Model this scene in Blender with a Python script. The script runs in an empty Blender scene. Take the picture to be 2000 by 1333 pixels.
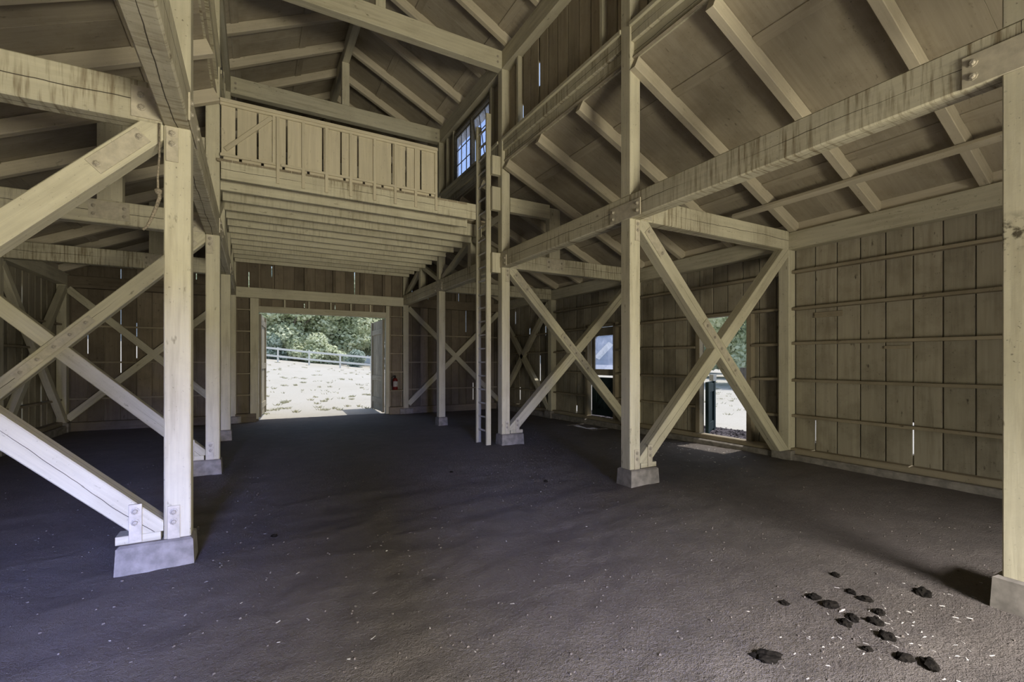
import bpy, bmesh, math, random
from mathutils import Vector, Matrix, noise
random.seed(7)
R = math.radians
SC = bpy.context.scene
COL = SC.collection

# ------------------------------------------------------------------ camera, sky, sun, daylight fill lamps, exposure
F_PX, HORIZON = 908.0, 708.0
YAW = math.atan(503.0 / 908.0)
EYE = 1.5
cam_data = bpy.data.cameras.new('camera')
cam_data.sensor_fit = 'HORIZONTAL'
cam_data.sensor_width = 36.0
cam_data.lens = F_PX / 2000.0 * 36.0
cam_data.shift_y = (HORIZON - 666.5) / 2000.0
cam_data.clip_end = 600
cam = bpy.data.objects.new('camera', cam_data)
cam.location = (0, 0, EYE)
cam.rotation_euler = (R(90), 0, -YAW)
COL.objects.link(cam)
SC.camera = cam

SUN_ELEV, SUN_AZ = 71.0, 4.0            # azimuth in degrees from +X towards +Y
world = bpy.data.worlds.new('sky')
SC.world = world
world.use_nodes = True
wn = world.node_tree.nodes
wl = world.node_tree.links
sky = wn.new('ShaderNodeTexSky')
sky.sky_type = 'NISHITA'
sky.sun_disc = False
sky.sun_elevation = R(SUN_ELEV)
sky.sun_rotation = R(90 - SUN_AZ)
sky.air_density = 1.2
sky.dust_density = 2.0
wl.new(sky.outputs[0], wn['Background'].inputs[0])
wn['Background'].inputs[1].default_value = 0.22

sun_data = bpy.data.lights.new('sun', 'SUN')
sun_data.energy = 3.3
sun_data.angle = R(0.6)
sun_data.color = (1.0, 0.95, 0.87)
sun = bpy.data.objects.new('sun', sun_data)
sdir = Vector((math.cos(R(SUN_ELEV)) * math.cos(R(SUN_AZ)), math.cos(R(SUN_ELEV)) * math.sin(R(SUN_AZ)), math.sin(R(SUN_ELEV))))
sun.rotation_euler = sdir.to_track_quat('Z', 'Y').to_euler()
sun.location = (20, 0, 30)
COL.objects.link(sun)

def area(name, loc, target, sx, sy, power, color, spread=180):
    d = bpy.data.lights.new(name, 'AREA')
    d.shape = 'RECTANGLE'
    d.size, d.size_y = sx, sy
    d.energy = power
    d.color = color
    d.spread = R(spread)
    o = bpy.data.objects.new(name, d)
    o.location = loc
    o.rotation_euler = (Vector(loc) - Vector(target)).to_track_quat('Z', 'Y').to_euler()
    COL.objects.link(o)
    return o

# boosted fill lamps added behind the camera, standing in for front daylight: sky above, forecourt below
area('sky_fill_lamp_side', (-1.6, -9.0, 3.6), (-0.9, 4.0, 0.8), 2.0, 2.6, 300, (0.31, 0.39, 1.0), 42)
area('sky_fill_lamp_front', (2.0, -5.6, 4.8), (1.8, 1.0, 0.0), 3.0, 1.6, 930, (0.97, 0.92, 0.92), 100)
area('bounce_fill_lamp_front', (2.7, -5.2, 0.5), (1.8, 7.5, 4.6), 3.2, 1.3, 800, (1.0, 0.915, 0.69))

vs = SC.view_settings
vs.view_transform = 'Standard'
vs.look = 'None'
vs.exposure = 0.0
vs.gamma = 1.0
vs.use_curve_mapping = False

# ------------------------------------------------------------------ materials
def new_mat(name):
    m = bpy.data.materials.new(name)
    m.use_nodes = True
    nt = m.node_tree
    return m, nt, nt.nodes['Principled BSDF']

class NB:
    """small node-building helper"""
    def __init__(s, nt): s.nt = nt
    def n(s, t, **kw):
        x = s.nt.nodes.new(t)
        for k, v in kw.items(): setattr(x, k, v)
        return x
    def link(s, a, b): s.nt.links.new(a, b)
    def val(s, sock, v):
        if hasattr(v, 'node'): s.link(v, sock)
        else: sock.default_value = v
    def math(s, op, a, b=None, c=None, clamp=False):
        x = s.n('ShaderNodeMath', operation=op, use_clamp=clamp)
        s.val(x.inputs[0], a)
        if b is not None: s.val(x.inputs[1], b)
        if c is not None: s.val(x.inputs[2], c)
        return x.outputs[0]
    def vmath(s, op, a, b):
        x = s.n('ShaderNodeVectorMath', operation=op)
        s.val(x.inputs[0], a); s.val(x.inputs[1], b)
        return x.outputs[0]
    def noise(s, vec, scale, detail=4, rough=0.6):
        x = s.n('ShaderNodeTexNoise')
        s.link(vec, x.inputs['Vector'])
        x.inputs['Scale'].default_value = scale
        x.inputs['Detail'].default_value = detail
        x.inputs['Roughness'].default_value = rough
        return x.outputs[0]
    def ramp(s, fac, lo, hi, a=0.0, b=1.0):
        x = s.n('ShaderNodeMapRange', clamp=True)
        s.link(fac, x.inputs[0])
        x.inputs[1].default_value, x.inputs[2].default_value = lo, hi
        x.inputs[3].default_value, x.inputs[4].default_value = a, b
        return x.outputs[0]
    def mix(s, fac, a, b, mode='MIX'):
        x = s.n('ShaderNodeMix', data_type='RGBA', blend_type=mode)
        s.val(x.inputs[0], fac)
        for k, v in ((6, a), (7, b)):
            if hasattr(v, 'node'): s.link(v, x.inputs[k])
            else: x.inputs[k].default_value = (*v, 1)
        return x.outputs[2]
    def comb(s, x, y, z):
        c = s.n('ShaderNodeCombineXYZ')
        for i, v in enumerate((x, y, z)): s.val(c.inputs[i], v)
        return c.outputs[0]

def wood(name, base, dirt, streak=0.25, crack=0.0, stain=0.35, speck=0.6, vary=0.12, rough=0.75, drips=(1.2, 16, 16), gate=(0.47, 0.66), smudge=None):
    m, nt, bs = new_mat(name)
    b = NB(nt)
    tc = b.n('ShaderNodeTexCoord')
    oi = b.n('ShaderNodeObjectInfo')
    rnd = oi.outputs['Random']
    off = b.comb(b.math('MULTIPLY', rnd, 61.0), b.math('MULTIPLY', rnd, 17.0), b.math('MULTIPLY', rnd, 37.0))
    v = b.vmath('ADD', tc.outputs['Object'], off)
    grain = b.noise(b.vmath('MULTIPLY', v, (1.2, 26, 26)), 1.0, 5, 0.65)
    blot = b.noise(v, 1.7, 5, 0.65)
    drip = b.noise(b.vmath('MULTIPLY', v, drips), 1.0, 4, 0.6)
    dripm = b.noise(v, 1.1, 2, 0.5)
    fine = b.noise(v, 48, 2, 0.5)
    col = b.mix(b.ramp(grain, 0.3, 0.7), tuple(c * 0.87 for c in base), tuple(min(1, c * 1.05) for c in base))
    col = b.mix(b.math('MULTIPLY', b.ramp(blot, 0.46, 0.78), stain), col, dirt)
    st = b.math('MULTIPLY', b.ramp(drip, 0.48, 0.68), b.ramp(dripm, 0.36, 0.56))
    col = b.mix(b.math('MULTIPLY', st, streak), col, dirt)
    sp = b.math('MULTIPLY', b.ramp(fine, 0.67, 0.74), b.ramp(blot, 0.4, 0.6))
    col = b.mix(b.math('MULTIPLY', sp, speck), col, (0.05, 0.042, 0.032))
    spot = b.noise(b.vmath('MULTIPLY', v, (7, 19, 19)), 1.0, 3, 0.6)
    col = b.mix(b.math('MULTIPLY', b.ramp(spot, 0.66, 0.76), speck), col, tuple(c * 0.45 for c in dirt))
    if smudge:
        sx = b.n('ShaderNodeSeparateXYZ'); b.link(tc.outputs['Object'], sx.inputs[0])
        dist = b.math('ABSOLUTE', b.math('SUBTRACT', sx.outputs[0], smudge))
        mk = b.math('MULTIPLY', b.ramp(dist, 0.13, 0.03), b.ramp(b.noise(v, 17, 4, 0.6), 0.46, 0.6))
        col = b.mix(b.math('MULTIPLY', mk, 0.9), col, (0.04, 0.03, 0.018))
    shade = b.ramp(rnd, 0, 1, 1.0 - vary, 1.0 + vary * 0.5)
    col = b.mix(1.0, col, b.comb(shade, shade, shade), 'MULTIPLY')
    h = b.math('ADD', b.math('MULTIPLY', grain, 0.5), b.math('MULTIPLY', fine, 0.25))
    if crack:
        sx = b.n('ShaderNodeSeparateXYZ'); b.link(tc.outputs['Object'], sx.inputs[0])
        wob = b.noise(b.comb(b.math('ADD', b.math('MULTIPLY', sx.outputs[0], 1.3), b.math('MULTIPLY', rnd, 50)), rnd, 0.0), 1.0, 4, 0.55)
        gate_ = b.noise(b.comb(b.math('ADD', b.math('MULTIPLY', sx.outputs[0], 0.55), b.math('MULTIPLY', rnd, 90)), 3.0, rnd), 1.0, 1, 0.5)
        wv = b.math('MULTIPLY', b.math('SUBTRACT', wob, 0.5), 0.07)
        dz = b.math('ABSOLUTE', b.math('ADD', sx.outputs[2], wv))
        dy = b.math('ABSOLUTE', b.math('ADD', sx.outputs[1], wv))
        wd = b.ramp(gate_, gate[0], gate[1], 0.0, 0.0034)
        line = b.math('MAXIMUM', b.math('LESS_THAN', dz, wd), b.math('LESS_THAN', dy, wd))
        col = b.mix(b.math('MULTIPLY', line, crack), col, (0.03, 0.024, 0.018))
        h = b.math('SUBTRACT', h, b.math('MULTIPLY', line, 1.2))
    b.link(col, bs.inputs['Base Color'])
    bs.inputs['Roughness'].default_value = rough
    bs.inputs['Specular IOR Level'].default_value = 0.25
    bp = b.n('ShaderNodeBump')
    bp.inputs['Strength'].default_value = 0.35
    bp.inputs['Distance'].default_value = 0.006
    b.link(h, bp.inputs['Height'])
    b.link(bp.outputs[0], bs.inputs['Normal'])
    return m

CREAM, DIRT = (0.59, 0.555, 0.42), (0.20, 0.16, 0.095)
M = {}
M['timber'] = wood('cream_timber', CREAM, DIRT, 0.35, 0.0, 0.28, drips=(1.2, 16, 16))
M['smudged'] = wood('smudged_cream_timber', CREAM, DIRT, 0.35, 0.0, 0.28, drips=(1.2, 16, 16), smudge=0.56)
M['cracked'] = wood('cracked_cream_timber', CREAM, DIRT, 0.3, 1.0, 0.28, drips=(1.2, 16, 16))
M['beam'] = wood('streaked_cream_beam', CREAM, (0.15, 0.105, 0.05), 0.8, 0.9, 0.30, drips=(30, 3, 2.2), gate=(0.30, 0.45))
M['joist'] = wood('loft_joist', CREAM, (0.17, 0.125, 0.06), 0.35, 0.0, 0.3, drips=(30, 3, 2.2))
M['plain'] = wood('cream_paint', (0.60, 0.545, 0.41), DIRT, 0.12, 0.0, 0.14, 0.4, 0.06)
M['wall'] = wood('dirty_wall_board', (0.38, 0.345, 0.265), (0.10, 0.078, 0.05), 0.35, 0.0, 0.55, 0.8, 0.2)
M['upper'] = wood('upper_wall_board', (0.42, 0.365, 0.27), (0.12, 0.095, 0.06), 0.3, 0.0, 0.4, 0.6, 0.2)
M['backwall'] = wood('dimmed_wall_board', (0.235, 0.195, 0.14), (0.07, 0.052, 0.035), 0.35, 0.0, 0.6, 0.8, 0.35)  # darker copy of the wall board, dim far-end light put into its colour
M['girt'] = wood('dusty_girt', (0.33, 0.285, 0.205), (0.10, 0.075, 0.045), 0.1, 0.0, 0.5, 0.8, 0.15)
M['rafter'] = wood('cream_rafter', (0.56, 0.505, 0.39), DIRT, 0.1, 0.0, 0.3, 0.4, 0.1)
M['roof'] = wood('weathered_roof_sheet', (0.385, 0.34, 0.26), (0.17, 0.14, 0.095), 0.15, 0.0, 0.6, 0.6, 0.12)
M['teal'] = wood('teal_door_paint', (0.022, 0.042, 0.045), (0.012, 0.02, 0.02), 0.2, 0.0, 0.4, 0.3, 0.05)
M['white'] = wood('white_fence_paint', (0.80, 0.79, 0.75), (0.5, 0.46, 0.4), 0.1, 0.0, 0.2, 0.2, 0.05)
M['bark'] = wood('grey_bark', (0.17, 0.14, 0.11), (0.05, 0.04, 0.03), 0.4, 0.0, 0.7, 0.8, 0.1)

def flat(name, col, rough=0.6, metal=0.0, nscale=20, namt=0.25):
    m, nt, bs = new_mat(name)
    b = NB(nt)
    tc = b.n('ShaderNodeTexCoord')
    nz = b.noise(tc.outputs['Object'], nscale, 4, 0.6)
    c = b.mix(b.ramp(nz, 0.35, 0.7), tuple(x * (1 - namt) for x in col), tuple(min(1, x * (1 + namt * 0.5)) for x in col))
    b.link(c, bs.inputs['Base Color'])
    bs.inputs['Roughness'].default_value = rough
    bs.inputs['Metallic'].default_value = metal
    if rough > 0.75: bs.inputs['Specular IOR Level'].default_value = 0.1
    bp = b.n('ShaderNodeBump'); bp.inputs['Strength'].default_value = 0.2; bp.inputs['Distance'].default_value = 0.004
    b.link(nz, bp.inputs['Height']); b.link(bp.outputs[0], bs.inputs['Normal'])
    return m
M['plate'] = flat('painted_steel_plate', (0.52, 0.475, 0.37), 0.55, 0.0, 14, 0.2)
M['bolt'] = flat('painted_bolt', (0.44, 0.40, 0.32), 0.5, 0.0, 60, 0.4)
M['concrete'] = flat('rough_concrete', (0.27, 0.25, 0.225), 0.9, 0.0, 9, 0.35)
M['dung'] = flat('dark_dung', (0.014, 0.012, 0.010), 1.0, 0.0, 30, 0.5)
M['chip'] = flat('pale_straw_chip', (0.58, 0.55, 0.51), 0.8, 0.0, 30, 0.3)
M['stone'] = flat('small_stone', (0.17, 0.15, 0.135), 0.9, 0.0, 6, 0.5)
M['mulch'] = flat('dark_bark_mulch', (0.085, 0.073, 0.078), 0.9, 0.0, 5, 0.6)
M['rope'] = flat('grey_rope', (0.30, 0.26, 0.2), 0.9, 0.0, 90, 0.5)
M['red'] = flat('red_enamel', (0.13, 0.008, 0.006), 0.35, 0.0, 5, 0.1)
M['black'] = flat('black_rubber', (0.015, 0.015, 0.015), 0.5, 0.0, 5, 0.1)
M['paper'] = flat('white_label', (0.4, 0.38, 0.35), 0.6, 0.0, 30, 0.35)
M['muntin'] = flat('dark_window_bar', (0.16, 0.145, 0.11), 0.7, 0.0, 20, 0.3)

def dirt_floor():
    m, nt, bs = new_mat('trodden_dirt')
    b = NB(nt)
    tc = b.n('ShaderNodeTexCoord')
    v = tc.outputs['Object']
    big = b.noise(v, 0.55, 4, 0.55)
    mid = b.noise(v, 5.0, 6, 0.65)
    fine = b.noise(v, 38, 5, 0.7)
    grit = b.noise(v, 150, 2, 0.5)
    c = b.mix(b.ramp(big, 0.35, 0.65), (0.165, 0.141, 0.124), (0.215, 0.190, 0.172))
    c = b.mix(b.ramp(mid, 0.35, 0.7, 0, 0.55), c, (0.115, 0.098, 0.085))
    c = b.mix(b.ramp(fine, 0.45, 0.75, 0, 0.5), c, (0.21, 0.19, 0.17))
    c = b.mix(b.ramp(grit, 0.70, 0.78, 0, 0.6), c, (0.30, 0.28, 0.26))
    b.link(c, bs.inputs['Base Color'])
    bs.inputs['Roughness'].default_value = 0.8
    bs.inputs['Specular IOR Level'].default_value = 0.4
    h = b.math('ADD', b.math('MULTIPLY', mid, 0.6), b.math('MULTIPLY', fine, 0.85))
    h = b.math('ADD', h, b.math('MULTIPLY', grit, 0.35))
    bp = b.n('ShaderNodeBump'); bp.inputs['Strength'].default_value = 1.0; bp.inputs['Distance'].default_value = 0.045
    b.link(h, bp.inputs['Height']); b.link(bp.outputs[0], bs.inputs['Normal'])
    return m
M['floor'] = dirt_floor()

def field():
    m, nt, bs = new_mat('dry_pasture')
    b = NB(nt)
    v = b.n('ShaderNodeTexCoord').outputs['Object']
    big = b.noise(v, 0.12, 5, 0.6)
    mid = b.noise(v, 1.3, 5, 0.65)
    c = b.mix(b.ramp(big, 0.35, 0.65), (0.49, 0.475, 0.435), (0.45, 0.43, 0.38))
    c = b.mix(b.ramp(mid, 0.55, 0.78, 0, 0.3), c, (0.33, 0.315, 0.24))
    b.link(c, bs.inputs['Base Color'])
    bs.inputs['Roughness'].default_value = 1.0
    bs.inputs['Specular IOR Level'].default_value = 0.0
    bp = b.n('ShaderNodeBump'); bp.inputs['Strength'].default_value = 0.6; bp.inputs['Distance'].default_value = 0.05
    b.link(b.noise(v, 9, 5, 0.7), bp.inputs['Height']); b.link(bp.outputs[0], bs.inputs['Normal'])
    return m
M['field'] = field()

def leafmat(name, c1, c2, dark):
    m, nt, bs = new_mat(name)
    b = NB(nt)
    tc = b.n('ShaderNodeTexCoord')
    oi = b.n('ShaderNodeObjectInfo')
    v = b.vmath('ADD', tc.outputs['Object'], b.comb(b.math('MULTIPLY', oi.outputs['Random'], 40), 0.0, 0.0))
    n1 = b.noise(v, 0.5, 4, 0.6); n2 = b.noise(v, 4.0, 2, 0.5)
    c = b.mix(b.ramp(n1, 0.35, 0.65), c1, c2)
    c = b.mix(b.ramp(n2, 0.45, 0.7, 0, 0.6), c, dark)
    b.link(c, bs.inputs['Base Color'])
    bs.inputs['Roughness'].default_value = 0.6
    bs.inputs['Specular IOR Level'].default_value = 0.3
    tr = b.n('ShaderNodeBsdfTranslucent')
    b.link(c, tr.inputs[0])
    mx = b.n('ShaderNodeMixShader'); mx.inputs[0].default_value = 0.3
    b.link(bs.outputs[0], mx.inputs[1]); b.link(tr.outputs[0], mx.inputs[2])
    b.link(mx.outputs[0], nt.nodes['Material Output'].inputs[0])
    return m
M['leaf'] = leafmat('oak_leaf', (0.80, 0.83, 0.64), (0.72, 0.77, 0.56), (0.38, 0.44, 0.30))
M['leaf_grey'] = leafmat('grey_shrub_leaf', (0.60, 0.62, 0.56), (0.52, 0.55, 0.49), (0.3, 0.33, 0.3))
M['leaf_dark'] = leafmat('dark_leaf', (0.52, 0.60, 0.53), (0.45, 0.54, 0.46), (0.18, 0.25, 0.2))
M['grass'] = leafmat('dry_grass_blade', (0.48, 0.46, 0.33), (0.40, 0.40, 0.27), (0.28, 0.28, 0.17))
M['hill'] = leafmat('distant_scrub', (0.20, 0.24, 0.27), (0.13, 0.17, 0.20), (0.08, 0.11, 0.13))

def glass():
    m, nt, bs = new_mat('dusty_glass')
    b = NB(nt)
    v = b.n('ShaderNodeTexCoord').outputs['Object']
    n1 = b.noise(v, 6, 5, 0.7)
    tr = b.n('ShaderNodeBsdfTransparent'); tr.inputs[0].default_value = (0.80, 0.85, 0.98, 1)
    df = b.n('ShaderNodeBsdfTranslucent'); df.inputs[0].default_value = (0.8, 0.82, 0.9, 1)
    mx = b.n('ShaderNodeMixShader')
    b.link(b.ramp(n1, 0.35, 0.7, 0.06, 0.3), mx.inputs[0])
    b.link(tr.outputs[0], mx.inputs[1]); b.link(df.outputs[0], mx.inputs[2])
    b.link(mx.outputs[0], nt.nodes['Material Output'].inputs[0])
    return m
M['glass'] = glass()

# ------------------------------------------------------------------ building helpers
def tag(o, label=None, cat=None, group=None, kind=None):
    if label: o['label'] = label
    if cat: o['category'] = cat
    if group: o['group'] = group
    if kind: o['kind'] = kind
    return o

def empty(name, loc=(0, 0, 0), **kw):
    o = bpy.data.objects.new(name, None)
    o.location = loc
    o.empty_display_size = 0.2
    COL.objects.link(o)
    return tag(o, **kw)

def put(name, mesh, mat, M4, parent=None):
    if not mesh.materials: mesh.materials.append(mat)
    o = bpy.data.objects.new(name, mesh)
    COL.objects.link(o)
    if mesh.materials[0] is not mat:
        o.material_slots[0].link = 'OBJECT'
        o.material_slots[0].material = mat
    w = M4
    if parent is not None:
        o.parent = parent
        w = world_of(parent).inverted() @ M4
    o.matrix_basis = w
    return o

def world_of(o):
    m = o.matrix_basis.copy()
    p = o.parent
    while p is not None:
        m = p.matrix_basis @ m
        p = p.parent
    return m

MESH = {}
def box_mesh(L, w, h, c):
    """chamfered bar along local X, centred on its origin"""
    key = ('bar', round(L, 3), round(w, 3), round(h, 3), round(c, 4))
    if key in MESH: return MESH[key]
    y, z, x = w / 2, h / 2, L / 2
    c = min(c, y * 0.6, z * 0.6)
    prof = [(y, -z + c), (y, z - c), (y - c, z), (-y + c, z), (-y, z - c), (-y, -z + c), (-y + c, -z), (y - c, -z)]
    vs_ = [(-x, p, q) for p, q in prof] + [(x, p, q) for p, q in prof]
    fs = [tuple((i, (i + 1) % 8, (i + 1) % 8 + 8, i + 8)) for i in range(8)]
    fs += [tuple(range(7, -1, -1)), tuple(range(8, 16))]
    me = bpy.data.meshes.new('bar')
    me.from_pydata(vs_, [], fs)
    me.update()
    MESH[key] = me
    return me

def frame(p0, p1, up):
    p0, p1 = Vector(p0), Vector(p1)
    x = (p1 - p0).normalized()
    z = Vector(up) - x * Vector(up).dot(x)
    z.normalize()
    y = z.cross(x)
    m = Matrix((x, y, z)).transposed().to_4x4()
    m.translation = (p0 + p1) / 2
    return m, (p1 - p0).length

def bar(name, p0, p1, w, h, mat, parent=None, up=(0, 0, 1), c=0.006):
    """timber from p0 to p1; h is its size along up, w its size across"""
    m4, L = frame(p0, p1, up)
    return put(name, box_mesh(L, w, h, c), M[mat], m4, parent)

def post(name, x, y, z0, z1, wx, wy, mat, parent=None, c=0.006):
    """upright: wy along Y, wx along X"""
    return bar(name, (x, y, z0), (x, y, z1), wy, wx, mat, parent, up=(1, 0, 0), c=c)

def slab(name, x0, x1, y0, y1, z0, z1, mat, parent=None, c=0.004):
    """axis-aligned block whose local X runs along its longest side"""
    d = (x1 - x0, y1 - y0, z1 - z0)
    cx, cy, cz = (x0 + x1) / 2, (y0 + y1) / 2, (z0 + z1) / 2
    if d[0] >= d[1] and d[0] >= d[2]:
        return bar(name, (x0, cy, cz), (x1, cy, cz), d[1], d[2], mat, parent, (0, 0, 1), c)
    if d[1] >= d[2]:
        return bar(name, (cx, y0, cz), (cx, y1, cz), d[0], d[2], mat, parent, (0, 0, 1), c)
    return bar(name, (cx, cy, z0), (cx, cy, z1), d[1], d[0], mat, parent, (1, 0, 0), c)

def bolt_mesh():
    if 'bolt' in MESH: return MESH['bolt']
    bm = bmesh.new()
    rings = [(0.026, 0.0), (0.026, 0.004), (0.016, 0.005), (0.016, 0.014), (0.010, 0.018)]
    n = 8
    prev = None
    for r, z in rings:
        cur = [bm.verts.new((r * math.cos(2 * math.pi * i / n), r * math.sin(2 * math.pi * i / n), z)) for i in range(n)]
        if prev:
            for i in range(n): bm.faces.new((prev[i], prev[(i + 1) % n], cur[(i + 1) % n], cur[i]))
        prev = cur
    bm.faces.new(prev)
    me = bpy.data.meshes.new('bolt'); bm.to_mesh(me); bm.free()
    MESH['bolt'] = me
    return me

def bolt(p, nrm, parent, s=1.0):
    m = Vector(nrm).to_track_quat('Z', 'Y').to_matrix().to_4x4()
    m = m @ Matrix.Scale(s, 4)
    m.translation = Vector(p)
    return put('bolt', bolt_mesh(), M['bolt'], m, parent)

def mesh_obj(name, verts, faces, mat, parent=None, loc=None, smooth=False):
    me = bpy.data.meshes.new(name)
    me.from_pydata(verts, [], faces)
    me.update()
    if smooth:
        for p in me.polygons: p.use_smooth = True
    m4 = Matrix.Translation(loc) if loc is not None else Matrix.Identity(4)
    return put(name, me, M[mat] if isinstance(mat, str) else mat, m4, parent)

# ------------------------------------------------------------------ key dimensions
XR, XL = 4.05, -0.50            # post rows either side of the nave
XWR, XWL = 7.42, -3.87          # inner faces of the aisle wall boards
MID = (XR + XL) / 2
YB = 14.16                      # inner face of the back wall boards
YF = -2.45
ROWS = [0.945, 4.30, 7.62, 10.89, 14.02]
PW = 0.165
TZ0, TZ1 = 3.24, 3.53           # tie / nave beam level
PZ0, PZ1 = 6.88, 7.21           # nave plate level
RS = 0.458                      # aisle roof slope
RZ = 5.17                       # aisle roof underside at the post line
NS = 0.50                       # nave roof slope
NZ = 7.40                       # nave roof underside at the post line

def floor_z(x, y):
    return -0.075 * max(0.0, min(1.0, (y - 5.0) / 8.0)) + 0.02 * noise.noise(Vector((x * 0.45, y * 0.45, 3.1)))

def ground_z(x, y):
    u = max(0.0, y - 14.4)
    xx = max(-18.0, min(16.0, x))
    z = 0.0375 * min(u, 60) - 0.095 * (xx - 6.5) * min(1.0, u / 33.0)
    return -0.10 + z + 0.05 * noise.noise(Vector((x * 0.2, y * 0.2, 0.0)))

# ------------------------------------------------------------------ floor
def grid(name, xs, ys, zf, mat, kind='structure', label=None):
    vs_, fs = [], []
    for y in ys:
        for x in xs: vs_.append((x, y, zf(x, y)))
    nx = len(xs)
    for j in range(len(ys) - 1):
        for i in range(nx - 1):
            a = j * nx + i
            fs.append((a, a + 1, a + 1 + nx, a + nx))
    o = mesh_obj(name, vs_, fs, mat, smooth=True)
    o['kind'] = kind
    if label: o['label'] = label
    return o

def steps(a, b, s):
    n = max(1, int(round((b - a) / s)))
    return [a + (b - a) * i / n for i in range(n + 1)]

def fz(x, y):
    z = floor_z(x, y)
    f = 1.0 if y < 8 else 0.5
    z += f * 0.010 * noise.fractal(Vector((x * 2.2, y * 3.2, 0.7)), 1.0, 2.0, 3)
    z += f * 0.0065 * noise.fractal(Vector((x * 11, y * 13, 5.0)), 0.8, 2.0, 2)
    return z
grid('floor', steps(XWL - 0.05, XWR + 0.05, 0.05), steps(YF, 6.5, 0.045) + steps(6.6, YB + 0.25, 0.1), fz, 'floor',
     label='trodden brown dirt floor of the barn')

# ------------------------------------------------------------------ outer ground and hill
def gz_hole(x, y):
    z = ground_z(x, y)
    if XWL < x < XWR and YF < y < YB + 0.1: z -= 0.35
    return z
gx = [-90, -60, -40, -28, -20, -14, -9] + steps(-6, 12, 0.6) + [14, 17, 21, 26, 32, 40, 50, 62, 78, 100]
gy = [-40, -25, -14, -8, -5] + steps(-3.6, 20, 0.6) + steps(21.5, 60, 2.0) + [66, 74, 85, 100, 120]
grid('ground', gx, gy, gz_hole, 'field', label='pale dry pasture rising beyond the doorways')
def hill_z(x, y):
    d = math.hypot(x, y)
    return -1.0 + 26 * max(0.0, min(1.0, (d - 85) / 70.0)) ** 1.1 + 1.6 * noise.fractal(Vector((x * 0.06, y * 0.06, 0)), 1.0, 2.0, 4)
hv, hf = [], []
HA = 60
for j in range(14):
    rr = 84 + j * 8
    for i in range(HA + 1):
        a = R(-25) + R(150) * i / HA
        x, y = rr * math.cos(a), rr * math.sin(a)
        hv.append((x, y, hill_z(x, y) + ground_z(x, y) * 0.6))
for j in range(13):
    for i in range(HA):
        a = j * (HA + 1) + i
        hf.append((a, a + 1, a + 2 + HA, a + 1 + HA))
o = mesh_obj('hill', hv, hf, 'hill', smooth=True)
o['kind'] = 'structure'; o['label'] = 'scrub covered hillside beyond the trees'

# ------------------------------------------------------------------ walls
GIRT_Z = [2.90, 2.335, 1.785, 1.225, 0.66]
def board_run(parent, side, lo, hi, zf0, zf1, gaps, mat='wall', width=0.298, openings=(), slits=(), phase=0.0, thick=0.024):
    """vertical boards along a wall; side = ('x', value, outward) or ('y', value, outward); openings = (lo, hi, z0, z1)"""
    ax, val, out = side
    t = lo + phase - width
    while t < hi:
        wide = lambda q: 0.027 if ax == 'x' and q > 5 and any(abs(p - q) <= width / 2 for p, _, _ in slits) else 0.009
        a, b_ = max(lo, t + wide(t)), min(hi, t + width - wide(t + width))
        t += width
        if b_ - a < 0.03: continue
        segs = [(zf0, zf1((a + b_) / 2))]
        cuts = sorted(set([a, b_] + [q for op in openings for q in op[:2] if a < q < b_]))
        for u, w_ in zip(cuts, cuts[1:]):
            if w_ - u < 0.02: continue
            mid = (u + w_) / 2
            zs = [(zf0, zf1(mid))]
            for op in openings:
                if op[0] - 1e-6 <= mid <= op[1] + 1e-6:
                    zs = [s for z0, z1 in zs for s in ((z0, min(z1, op[2])), (max(z0, op[3]), z1)) if s[1] - s[0] > 0.02]
            for z0, z1 in zs:
                wob = random.uniform(-0.003, 0.003)
                if ax == 'x':
                    slab('plank', val + min(0, out * thick) + wob, val + max(0, out * thick) + wob, u, w_, z0, z1, mat, parent, 0.003)
                else:
                    slab('plank', u, w_, val + min(0, out * thick) + wob, val + max(0, out * thick) + wob, z0, z1, mat, parent, 0.003)
        # outer batten over the joint
        e = t
        hw = 0.06 if wide(e) > 0.01 else 0.04
        if e < hi - 0.02:
            zt = zf1(e)
            pieces = [(zf0, zt)]
            for op in openings:
                if op[0] - 0.03 < e < op[1] + 0.03:
                    pieces = [q for z0, z1 in pieces for q in ((z0, min(z1, op[2])), (max(z0, op[3]), z1)) if q[1] - q[0] > 0.02]
            for pos, s0, s1 in slits:
                if abs(pos - e) <= width / 2:
                    pieces = [q for z0, z1 in pieces for q in ((z0, min(z1, s0)), (max(z0, s1), z1)) if q[1] - q[0] > 0.02]
            for z0, z1 in pieces:
                if z1 - z0 < 0.03: continue
                if ax == 'x':
                    q = val + out * (thick + 0.006)
                    slab('batten', min(q, q + out * 0.02), max(q, q + out * 0.02), e - hw, e + hw, z0, z1, mat, parent, 0.002)
                else:
                    q = val + out * (thick + 0.006)
                    slab('batten', e - hw, e + hw, min(q, q + out * 0.02), max(q, q + out * 0.02), z0, z1, mat, parent, 0.002)

# openings in the wall boards
SIDE_DOOR = (4.99, 5.94, 0.10, 2.32)
DUTCH = (8.36, 9.30, 0.08, 2.36)
BIG = (0.10, 3.45, -0.2, 2.83)
FRONT = (0.2, 4.0, -0.2, 2.75)
FRONT_SIDE = (-2.3, -0.75, -0.2, 2.25)

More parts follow.
